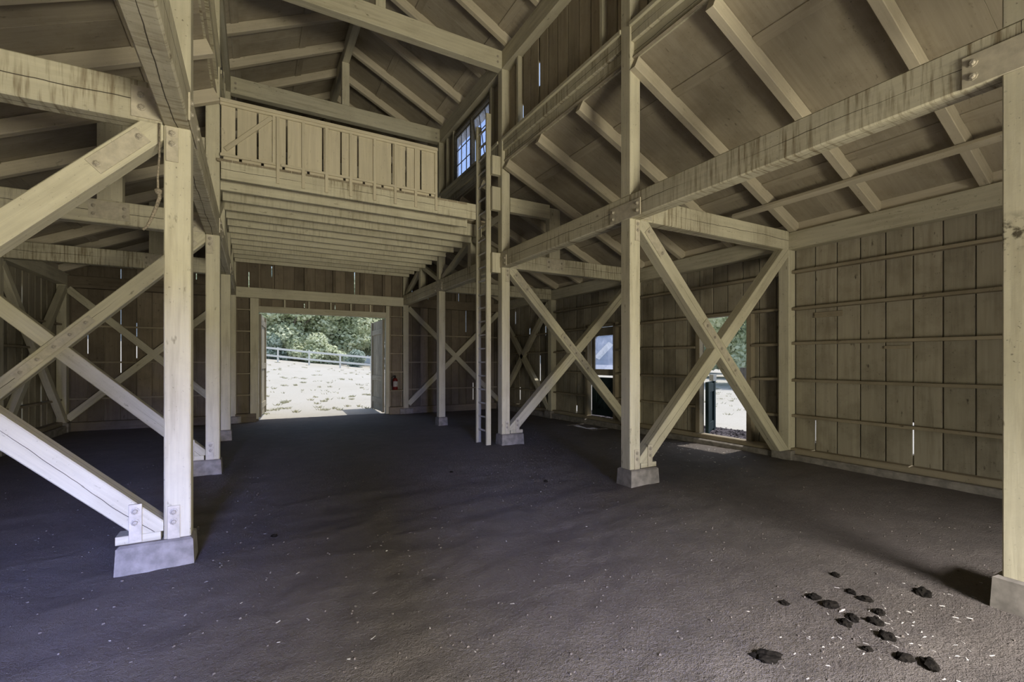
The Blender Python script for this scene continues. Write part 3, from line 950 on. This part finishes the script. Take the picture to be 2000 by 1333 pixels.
# ------------------------------------------------------------------ ladder
la = empty('ladder', (3.77, 7.93, 0), label='tall narrow wooden ladder rising to the loft', cat='ladder')
for y, z0, z1 in ((7.71, 0.0, 6.08), (8.14, -0.04, 6.02)):
    post('stile', 3.77, y, z0 - 0.03, z1, 0.095, 0.045, 'timber', la, 0.004)
for i in range(23):
    z = 0.22 + 0.256 * i
    bar('rung', (3.77, 7.732, z), (3.77, 8.118, z), 0.03, 0.028, 'white', la, c=0.006)  # white here paints in the light the rung tops catch
for z, h in ((4.95, 0.34), (4.3, 0.42), (3.15, 0.36)):
    slab('cleat', 3.80, 3.97, 7.60, 7.69, z, z + h, 'timber', la, 0.004)

# ------------------------------------------------------------------ doors
d1 = empty('door_1', (0.10, YB + 0.03, 0), kind='structure', label='big door leaf swung outward where the pasture fence stands highest')
def leaf(parent, hinge, ang, width, z0, z1, n, mat, flip, rails):
    """door leaf of planks with rails, hinged at hinge, opening along direction ang"""
    dx, dy = math.cos(ang), math.sin(ang)
    nx, ny = -dy * flip, dx * flip
    H = Vector((hinge[0], hinge[1], 0))
    D = Vector((dx, dy, 0)); N = Vector((nx, ny, 0))
    for i in range(n):
        c = H + D * (width * (i + 0.5) / n)
        m4, L = frame(c + Vector((0, 0, z0)), c + Vector((0, 0, z1)), N)
        put('plank', box_mesh(L, width / n - 0.007, 0.025, 0.002), M[mat], m4, parent)
    for z in rails:
        a, b_ = H + D * 0.02 + N * 0.025, H + D * (width - 0.02) + N * 0.025
        bar('rail', (a.x, a.y, z), (b_.x, b_.y, z), 0.025, 0.16, mat, parent, c=0.003)
    for u in (0.09, width - 0.09):
        c = H + D * u + N * 0.032
        m4, L = frame(c + Vector((0, 0, z0)), c + Vector((0, 0, z1)), N)
        put('stile', box_mesh(L, 0.17, 0.03, 0.003), M[mat], m4, parent)
leaf(d1, (0.115, YB + 0.04), R(84.5), 1.6, 0.02, 2.80, 6, 'wall', -1, (0.3, 1.4, 2.6))
d2 = empty('door_2', (3.44, YB + 0.03, 0), kind='structure', label='big door leaf swung outward beside the fire extinguisher')
leaf(d2, (3.435, YB + 0.04), R(90), 1.6, -0.02, 2.80, 6, 'wall', 1, (0.3, 1.0, 2.45))
for z in (0.5, 2.3):
    pass
# half doors in the right wall
d3 = empty('door_3', (XWR + 0.05, 5.94, 0.1), kind='structure', label='teal lower half door swung out in the open side doorway')
leaf(d3, (XWR + 0.07, 5.93), R(29), 0.86, 0.13, 1.12, 4, 'teal', -1, (0.25, 1.0))
cc = Vector((XWR + 0.07, 5.93, 0)) + Vector((math.cos(R(29)), math.sin(R(29)), 0)) * 0.8
slab('cap_block', cc.x - 0.05, cc.x + 0.05, cc.y - 0.05, cc.y + 0.05, 1.12, 1.25, 'white', d3, 0.004)
d4 = empty('door_4', (XWR + 0.03, 9.3, 0.1), kind='structure', label='closed teal lower half door under the small dusty window')
leaf(d4, (XWR + 0.04, DUTCH[1] - 0.05), R(-90), DUTCH[1] - DUTCH[0] - 0.07, 0.19, 1.13, 4, 'teal', -1, (0.29, 1.05))
bar('diagonal', (XWR + 0.012, DUTCH[1] - 0.2, 0.36), (XWR + 0.012, DUTCH[0] + 0.2, 0.98), 0.024, 0.09, 'teal', d4, c=0.003)
# upper half with the dusty pane
w3 = empty('window_3', (XWR + 0.03, 8.83, 1.75), kind='structure', label='small dusty window in the upper half door')
X0, X1 = XWR + 0.01, XWR + 0.045
ya, yb3 = DUTCH[0] + 0.02, DUTCH[1] - 0.02
pz0, pz1, py0, py1 = 1.33, 2.15, 8.47, 9.15
slab('frame', X0, X1, ya, yb3, 1.18, pz0, 'wall', w3, 0.003)
slab('frame', X0, X1, ya, yb3, pz1, 2.35, 'wall', w3, 0.003)
slab('frame', X0, X1, ya, py0, pz0, pz1, 'wall', w3, 0.003)
slab('frame', X0, X1, py1, yb3, pz0, pz1, 'wall', w3, 0.003)
mesh_obj('corner_block', [(X0, py1, pz1), (X0, py1 - 0.1, pz1), (X0, py1 - 0.03, pz1 - 0.03), (X0, py1, pz1 - 0.1), (X1, py1, pz1), (X1, py1 - 0.1, pz1), (X1, py1 - 0.03, pz1 - 0.03), (X1, py1, pz1 - 0.1)],
         [(0, 1, 2), (0, 2, 3), (4, 6, 5), (4, 7, 6), (1, 5, 6, 2), (2, 6, 7, 3)], 'wall', w3)
slab('pane', XWR + 0.026, XWR + 0.030, py0, py1, pz0, pz1, 'glass', w3, 0.001)
m_, nt_, bs_ = new_mat('pale_translucent_strip')
tl = nt_.nodes.new('ShaderNodeBsdfTranslucent'); tl.inputs[0].default_value = (0.85, 0.85, 0.82, 1)
ms = nt_.nodes.new('ShaderNodeMixShader'); ms.inputs[0].default_value = 0.75
nt_.links.new(bs_.outputs[0], ms.inputs[1]); nt_.links.new(tl.outputs[0], ms.inputs[2]); nt_.links.new(ms.outputs[0], nt_.nodes['Material Output'].inputs[0])
bs_.inputs['Base Color'].default_value = (0.85, 0.85, 0.82, 1)
M['strip'] = m_
bar('pale_strip', (XWR + 0.13, 9.22, 1.60), (XWR + 0.13, 8.68, 1.96), 0.006, 0.15, 'strip', w3, up=(-0.75, 0, 0.66), c=0.001)

# ------------------------------------------------------------------ fire extinguisher on the girt beside the big doorway
def lathe(name, prof, mat, parent, loc, n=20):
    vs_, fs = [], []
    for r, z in prof:
        for i in range(n):
            a = 2 * math.pi * i / n
            vs_.append((r * math.cos(a), r * math.sin(a), z))
    for j in range(len(prof) - 1):
        for i in range(n):
            a, b_ = j * n + i, j * n + (i + 1) % n
            fs.append((a, b_, b_ + n, a + n))
    fs.append(tuple(reversed(range(n)))); fs.append(tuple(range((len(prof) - 1) * n, len(prof) * n)))
    return mesh_obj(name, vs_, fs, mat, parent, loc, smooth=True)
def tube(name, pts, r, mat, parent=None, n=8, taper=1.0):
    vs_, fs = [], []
    P = [Vector(p) for p in pts]
    for k, p in enumerate(P):
        d = (P[min(k + 1, len(P) - 1)] - P[max(k - 1, 0)]).normalized()
        a = d.orthogonal().normalized(); b_ = d.cross(a)
        rr = r * (1 + (taper - 1) * k / (len(P) - 1))
        for i in range(n):
            t = 2 * math.pi * i / n
            vs_.append(tuple(p + a * rr * math.cos(t) + b_ * rr * math.sin(t) - P[0]))
    for k in range(len(P) - 1):
        for i in range(n):
            q, w = k * n + i, k * n + (i + 1) % n
            fs.append((q, w, w + n, q + n))
    fs.append(tuple(reversed(range(n)))); fs.append(tuple(range((len(P) - 1) * n, len(P) * n)))
    return mesh_obj(name, vs_, fs, mat, parent, P[0], smooth=True)
fe0 = Vector((3.735, YB - 0.10, 0.66))
fe = empty('fire_extinguisher', fe0, label='red fire extinguisher with white label standing on a girt beside the big doorway', cat='fire extinguisher')
lathe('cylinder_body', [(0.07, 0), (0.078, 0.012), (0.078, 0.29), (0.066, 0.33), (0.04, 0.352), (0.026, 0.36)], 'red', fe, fe0)
vs_, fs = [], []
for i in range(9):
    a = R(-150 + 120 * i / 8)
    for z in (0.10, 0.26): vs_.append((0.0795 * math.cos(a), 0.0795 * math.sin(a), z))
for i in range(8): fs.append((2 * i, 2 * i + 2, 2 * i + 3, 2 * i + 1))
mesh_obj('paper_label', vs_, fs, 'paper', fe, fe0, smooth=True)
lathe('valve', [(0.022, 0.36), (0.022, 0.40), (0.03, 0.405), (0.03, 0.425), (0.012, 0.43)], 'black', fe, fe0, 12)
bar('lever', fe0 + Vector((0.02, 0, 0.43)), fe0 + Vector((-0.10, -0.01, 0.452)), 0.022, 0.012, 'black', fe, c=0.003)
tube('hose', [fe0 + Vector(p) for p in ((-0.02, 0, 0.41), (-0.07, -0.01, 0.405), (-0.10, -0.015, 0.36), (-0.105, -0.015, 0.27), (-0.098, -0.01, 0.12))], 0.012, 'black', fe)

# ------------------------------------------------------------------ rope on the near post
yr = ROWS[1] - 0.10
rp_ = empty('rope', (-0.62, yr, 3.2), label='frayed grey rope hanging beside the nearest post', cat='rope')
tube('cord', [(-0.605, yr, 3.24), (-0.605, yr, 3.0), (-0.615, yr, 2.85), (-0.612, yr, 2.72)], 0.007, 'rope', rp_)
tube('frayed_end', [(-0.612, yr, 2.76), (-0.605, yr + 0.005, 2.70), (-0.625, yr, 2.62), (-0.65, yr - 0.005, 2.54), (-0.675, yr, 2.48), (-0.70, yr, 2.45)], 0.014, 'rope', rp_, taper=0.6)
lathe('knot', [(0.006, -0.02), (0.022, -0.01), (0.024, 0.012), (0.007, 0.024)], 'rope', rp_, (-0.612, yr, 2.74), 10)

# ------------------------------------------------------------------ things lying on the floor
def clod_mesh(seed, rx, ry, rz):
    bm = bmesh.new()
    bmesh.ops.create_icosphere(bm, subdivisions=3, radius=1.0)
    for v in bm.verts:
        n1 = noise.fractal(v.co * 1.6 + Vector((seed * 7.3, 0, 0)), 1.0, 2.0, 4)
        v.co *= 1 + 0.42 * n1
        v.co = Vector((v.co.x * rx, v.co.y * ry, max(-0.25, v.co.z) * rz))
    me = bpy.data.meshes.new('clod'); bm.to_mesh(me); bm.free()
    return me
def clod(name, x, y, s, label, k, stretch=1.0, rz=0.72):
    s *= 0.8
    me = clod_mesh(k, s * stretch, s, s * rz)
    m4 = Matrix.Translation((x, y, fz(x, y) + s * rz * 0.2)) @ Matrix.Rotation(k * 1.3, 4, 'Z')
    o = put(name, me, M['dung'], m4)
    tag(o, label, 'dung', 'dung clods near the close post')
    return o
CL = [(3.56, 1.75, .032, 'smallest dung clod, farthest from the camera in the scatter', 1),
      (3.10, 1.65, .040, 'round dung clod uphill of the long flattened one', 1.2),
      (3.38, 1.57, .034, 'dung clod with a pale straw tuft just behind it', 1.1),
      (3.36, 1.48, .036, 'slim dark dung clod in the upper row of the scatter', 1.6),
      (3.78, 1.34, .052, 'large dung clod closest to the footing of the near post', 1.3),
      (2.87, 1.70, .030, 'small round dung clod alone on the doorway side of the scatter', 1),
      (3.08, 1.54, .044, 'long flattened dung clod above a white feather', 1.5),
      (3.05, 1.41, .038, 'dung clod touching the end of the white feather', 1.3),
      (2.95, 1.40, .036, 'dung clod beside a white chip, next to the feather', 1.2),
      (3.25, 1.36, .034, 'pointed dung clod in the middle of the scatter', 1.2),
      (3.11, 1.32, .042, 'broad dung clod just below the pointed one', 1.2),
      (3.00, 1.22, .046, 'crumbly dung clod with pale bits at its edge', 1.2),
      (2.79, 1.22, .027, 'tiny dung clod between white droppings', 1),
      (2.87, 1.09, .040, 'smooth dung clod second from the frame bottom', 1.3),
      (2.92, 1.01, .046, 'lumpy dung clod lowest in the picture', 1.3)]
for k, (x, y, s, lab, st) in enumerate(CL): clod('dung_clod', x, y, s, lab, k + 1, st)
# long dark stick-like dropping with a stub
c0 = clod('dung_clod', 2.28, 1.44, .05, 'long black dung clod apart from the rest with a pale streak', 31, 1.9, 0.6)
for x, y, s, lab in ((0.15, 4.47, .03, 'lone dark clod on the bare floor facing the rope post'),
                     (3.2, 4.9, .03, 'lone dark clod between the ladder and the cracked post'),
                     (2.35, 5.95, .028, 'lone dark clod on the open floor before the ladder')):
    o = clod('dirt_clod', x, y, s, lab, int(x * 10) + 40, 1.1)
    o['category'] = 'clod'; del o['group']

def scatter(name, items, mat, label):
    """many tiny pieces as one object: items = (x, y, z, len, wid, thick, rot)"""
    vs_, fs = [], []
    for (x, y, z, L, w, h, a) in items:
        c, s = math.cos(a), math.sin(a)
        b0 = len(vs_)
        for (px, py, pz) in ((-1, -.6, 0), (1, -1, 0), (.8, 1, 0), (-.9, .8, 0), (-.8, -.5, 1), (.75, -.7, .8), (.6, .7, 1), (-.7, .6, .7)):
            X, Y = px * L / 2, py * w / 2
            vs_.append((x + X * c - Y * s, y + X * s + Y * c, z + pz * h - h * 0.15))
        for f in ((4, 5, 6, 7), (0, 1, 5, 4), (1, 2, 6, 5), (2, 3, 7, 6), (3, 0, 4, 7)): fs.append(tuple(b0 + i for i in f))
    o = mesh_obj(name, vs_, fs, mat)
    tag(o, label, None, None, 'stuff')
    return o
rg = random.Random(3)
it = []
for i in range(2600):
    y = -0.2 + 9 * rg.random() ** 1.5; x = -2.5 + 8.5 * rg.random()
    s = rg.uniform(0.006, 0.016)
    it.append((x, y, fz(x, y), s, s * rg.uniform(.6, 1), s * .6, rg.random() * 6.3))
scatter('pebbles', it, 'stone', 'small stones and grit strewn over the dirt floor')
it = []
for i in range(100):
    x = rg.gauss(3.15, 0.45); y = rg.gauss(1.28, 0.24)
    it.append((x, y, fz(x, y), rg.uniform(.008, .035), rg.uniform(.004, .009), .003, rg.random() * 6.3))
for i in range(26):
    x = rg.gauss(0.5, 0.6); y = rg.gauss(3.1, 0.6)
    it.append((x, y, fz(x, y), rg.uniform(.01, .045), rg.uniform(.006, .014), .003, rg.random() * 6.3))
for i in range(150):
    x = rg.uniform(-3, 6.5); y = rg.uniform(1, 13)
    it.append((x, y, fz(x, y), rg.uniform(.006, .022), rg.uniform(.003, .009), .003, rg.random() * 6.3))
for i in range(90):
    x = rg.uniform(5.4, 7.0); y = rg.uniform(4.4, 6.4)
    it.append((x, y, fz(x, y), rg.uniform(.01, .05), rg.uniform(.006, .02), .004, rg.random() * 6.3))
scatter('straw_litter', it, 'chip', 'white straw bits and bird droppings on the dirt floor')
fx, fy = 3.07, 1.475
o = mesh_obj('feather', [(-.035, 0, .004), (-.01, .008, .008), (.02, .007, .009), (.04, 0, .006), (.02, -.007, .006), (-.01, -.006, .005), (0.0, 0, .012)],
             [(0, 5, 6), (5, 4, 6), (4, 3, 6), (3, 2, 6), (2, 1, 6), (1, 0, 6), (0, 1, 2, 3, 4, 5)], 'chip', None, (fx, fy, fz(fx, fy)))
tag(o, 'small white feather lying among the dung clods', 'feather')
it = []
for i in range(4200):
    x = rg.uniform(7.5, 9.9); y = rg.uniform(4.6, 10.5)
    s = rg.uniform(.02, .06)
    it.append((x, y, ground_z(x, y) + rg.uniform(0, .03), s, s * .4, s * .3, rg.random() * 6.3))
scatter('mulch', it, 'mulch', 'dark bark mulch on the ground outside the side doorway')

o = grid('mulch_bed', steps(7.48, 9.9, 0.4), steps(2.0, 12.0, 0.5), lambda x, y: ground_z(x, y) + 0.02, 'mulch', label='dark mulch bed along the outer wall')

# ------------------------------------------------------------------ outdoors
def fence(pts, h, label, rails=(0.55, 1.05), post_w=0.13, name='rail_fence'):
    t = empty(name, (pts[0][0], pts[0][1], ground_z(*pts[0])), label=label, cat='fence')
    P = [Vector((x, y, ground_z(x, y))) for x, y in pts]
    for p in P: post('post', p.x, p.y, p.z - 0.2, p.z + h, post_w, post_w, 'white', t)
    for a, b_ in zip(P, P[1:]):
        for z in rails:
            q = Vector((0, -0.08, 0))
            bar('rail', a + q + Vector((0, 0, z)), b_ + q + Vector((0, 0, z)), 0.05, 0.17, 'white', t)
    return t
fp = []
for i in range(10):
    f = i / 9
    fp.append((-5.5 + 22 * f, 50.2 - 11.3 * f))
fence(fp, 1.3, 'white two rail fence climbing across the pasture beyond the big doorway', (0.5, 1.16))
fence([(14.0, 62.0), (17.5, 61.0), (21, 60)], 1.3, 'short far white fence glimpsed between the trees', (0.5, 1.1))
pp = (25.0, 17.2)
t = empty('field_post', (*pp, ground_z(*pp)), label='grey wooden post in the pasture outside the open side doorway', cat='post')
post('shaft', pp[0], pp[1], ground_z(*pp) - 0.2, ground_z(*pp) + 1.25, 0.28, 0.28, 'bark', t)

def foliage_mesh(seed, n_lobes, leaves, rad, hgt, leaf, low=0.0, flat_=0.6):
    g = random.Random(seed)
    vs_, fs = [], []
    for l in range(n_lobes):
        a = g.random() * 6.283; rr = rad * math.sqrt(g.random()) * 0.75
        cz = low + (hgt - low) * (0.12 + 0.76 * g.random())
        k = 1 - abs((cz - low) / (hgt - low) - 0.45) * 0.9
        c = Vector((rr * math.cos(a) * k, rr * math.sin(a) * k, cz))
        lr = rad * g.uniform(0.26, 0.42)
        for i in range(leaves):
            d = Vector((g.gauss(0, 1), g.gauss(0, 1), g.gauss(0, 1))).normalized()
            p = c + Vector((d.x * lr, d.y * lr, d.z * lr * flat_)) * (g.random() ** 0.3)
            u = Vector((g.gauss(0, 1), g.gauss(0, 1), g.gauss(0, .6))).normalized()
            w = u.cross((d + Vector((0, 0, .7)) + Vector((g.gauss(0, .5), g.gauss(0, .5), g.gauss(0, .5)))).normalized())
            if w.length < 0.1: continue
            w.normalize()
            s = leaf * g.uniform(.6, 1.3)
            b0 = len(vs_)
            vs_ += [tuple(p - u * s * .5), tuple(p + w * s * .3), tuple(p + u * s * .5), tuple(p - w * s * .3)]
            fs.append((b0, b0 + 1, b0 + 2, b0 + 3))
    me = bpy.data.meshes.new('foliage'); me.from_pydata(vs_, [], fs); me.update()
    return me
FOL = [foliage_mesh(11, 34, 420, 5.2, 9.5, 0.42, 0.8), foliage_mesh(12, 30, 420, 4.6, 8.0, 0.40, 0.6)]
SHR = [foliage_mesh(21, 16, 300, 2.0, 2.6, 0.26, 0.0, 0.8), foliage_mesh(22, 14, 300, 1.7, 2.0, 0.22, 0.0, 0.8)]
def tree(x, y, s, k, mat, label, rot, group, lean=0.0):
    z = ground_z(x, y)
    t = empty('tree', (x, y, z), label=label, cat='tree', group=group)
    m4 = Matrix.Translation((x, y, z)) @ Matrix.Rotation(rot, 4, 'Z') @ Matrix.Scale(s, 4)
    f = put('foliage', FOL[k], M[mat], m4, t)
    f['kind'] = 'stuff'
    g = random.Random(int(rot * 100))
    tube('trunk', [(x, y, z - .2), (x + .1 * s + lean * .3, y, z + 1.5 * s), (x + .3 * s + lean, y + .1, z + 3.4 * s), (x + lean * 1.6, y + .2, z + 6 * s)], 0.42 * s, 'bark', t, 9, 0.3)
    for i in range(4):
        a = g.random() * 6.28; L = g.uniform(2.0, 3.4) * s
        p = Vector((x + .2 * s + lean * .6, y, z + g.uniform(1.6, 3.0) * s))
        tube('branch', [p, p + Vector((math.cos(a) * L * .5, math.sin(a) * L * .5, .6 * s)), p + Vector((math.cos(a) * L, math.sin(a) * L, 1.7 * s))], 0.17 * s, 'bark', t, 7, 0.35)
    return t
G1 = 'trees beyond the pasture fence'
tree(-3.0, 58, 1.05, 0, 'leaf', 'pale oak at the fence rise side of the big doorway view', 0.4, G1)
tree(3.2, 56.5, 1.10, 1, 'leaf', 'dark leaning oak with bare limbs right above the white fence', 1.7, G1, -0.6)
tree(8.6, 60, 1.2, 0, 'leaf', 'bright oak with its pale trunk showing in the middle of the big doorway', 2.9, G1, 0.4)
tree(14.5, 64, 1.15, 1, 'leaf', 'oak behind the short far white fence', 4.1, G1)
tree(18.5, 57, 1.1, 0, 'leaf_dark', 'dark green oak by the door leaf near the fire extinguisher', 5.2, G1)
tree(6.0, 70, 1.5, 0, 'leaf_dark', 'tall dark oak behind the bright one', 0.9, G1)
tree(14.0, 74, 1.5, 1, 'leaf_dark', 'tall dark oak far behind the short white fence', 3.3, G1)
tree(-1.0, 70, 1.4, 1, 'leaf_dark', 'tall dark oak behind the pale one at the fence rise', 2.2, G1)
G2 = 'trees outside the open side doorway'
tree(29.5, 18.5, 0.95, 0, 'leaf', 'round oak beside the pasture, seen through the open side doorway', 1.2, G2)
tree(38, 31, 1.0, 1, 'leaf', 'smaller oak behind the brace in the open side doorway', 2.5, G2)
tree(42, 25, 1.2, 0, 'leaf_dark', 'dark oak behind the round one in the open side doorway', 0.3, G2)
tree(48, 40, 1.2, 0, 'leaf_dark', 'far dark oak seen past the swung out teal half door', 3.9, G2)
def shrub(x, y, s, k, mat, label, rot):
    z = ground_z(x, y)
    o = put('shrub', SHR[k], M[mat], Matrix.Translation((x, y, z - 0.1)) @ Matrix.Rotation(rot, 4, 'Z') @ Matrix.Scale(s, 4))
    tag(o, label, 'shrub', 'shrubs behind the pasture fence')
shrub(2.2, 53.5, 1.1, 0, 'leaf_dark', 'low dark shrub in the shade of the leaning oak', 0.2)
shrub(5.2, 53.0, 1.3, 0, 'leaf', 'bright green shrub just behind the fence middle', 1.2)
shrub(7.4, 52.4, 1.2, 1, 'leaf', 'green shrub between the bright oak and the fence', 2.2)
shrub(9.8, 51.5, 1.0, 1, 'leaf_dark', 'dark shrub at the foot of the dry bank', 3.1)
shrub(13.0, 52.0, 1.3, 0, 'leaf_grey', 'silvery grey shrub below the short far fence', 4.0)
shrub(15.4, 51.0, 1.3, 1, 'leaf_grey', 'silvery grey shrub next to the open door leaf', 5.0)
shrub(-1.0, 56.0, 1.1, 1, 'leaf_dark', 'small dark shrub at the fence rise', 5.6)
# grass tufts
vs_, fs = [], []
for i in range(330):
    if i < 220: y = 15.5 + 30 * rg.random() ** 1.3; x = y * rg.uniform(-0.05, 0.30)
    else: y0 = 11 + 17 * rg.random(); x = y0 * rg.uniform(1.0, 1.25); y = y0 * rg.uniform(.62, .9)
    if x < 8.5 and y < 15: continue
    z = ground_z(x, y)
    dens = 1.0 if noise.noise(Vector((x * .25, y * .25, 9))) > -0.1 else 0.3
    for b_ in range(int(16 * dens)):
        a = rg.random() * 6.28; L = rg.uniform(.05, .13); r0 = rg.uniform(0, .12)
        bx, by = x + r0 * math.cos(a * 3), y + r0 * math.sin(a * 3)
        tx, ty = bx + L * .9 * math.cos(a), by + L * .9 * math.sin(a)
        n0 = len(vs_)
        vs_ += [(bx - .02, by, z - .02), (bx + .02, by, z - .02), (tx, ty, z + L * .7)]
        fs.append((n0, n0 + 1, n0 + 2))
o = mesh_obj('grass', vs_, fs, 'grass')
tag(o, 'sparse dry grass tufts on the pasture', None, None, 'stuff')
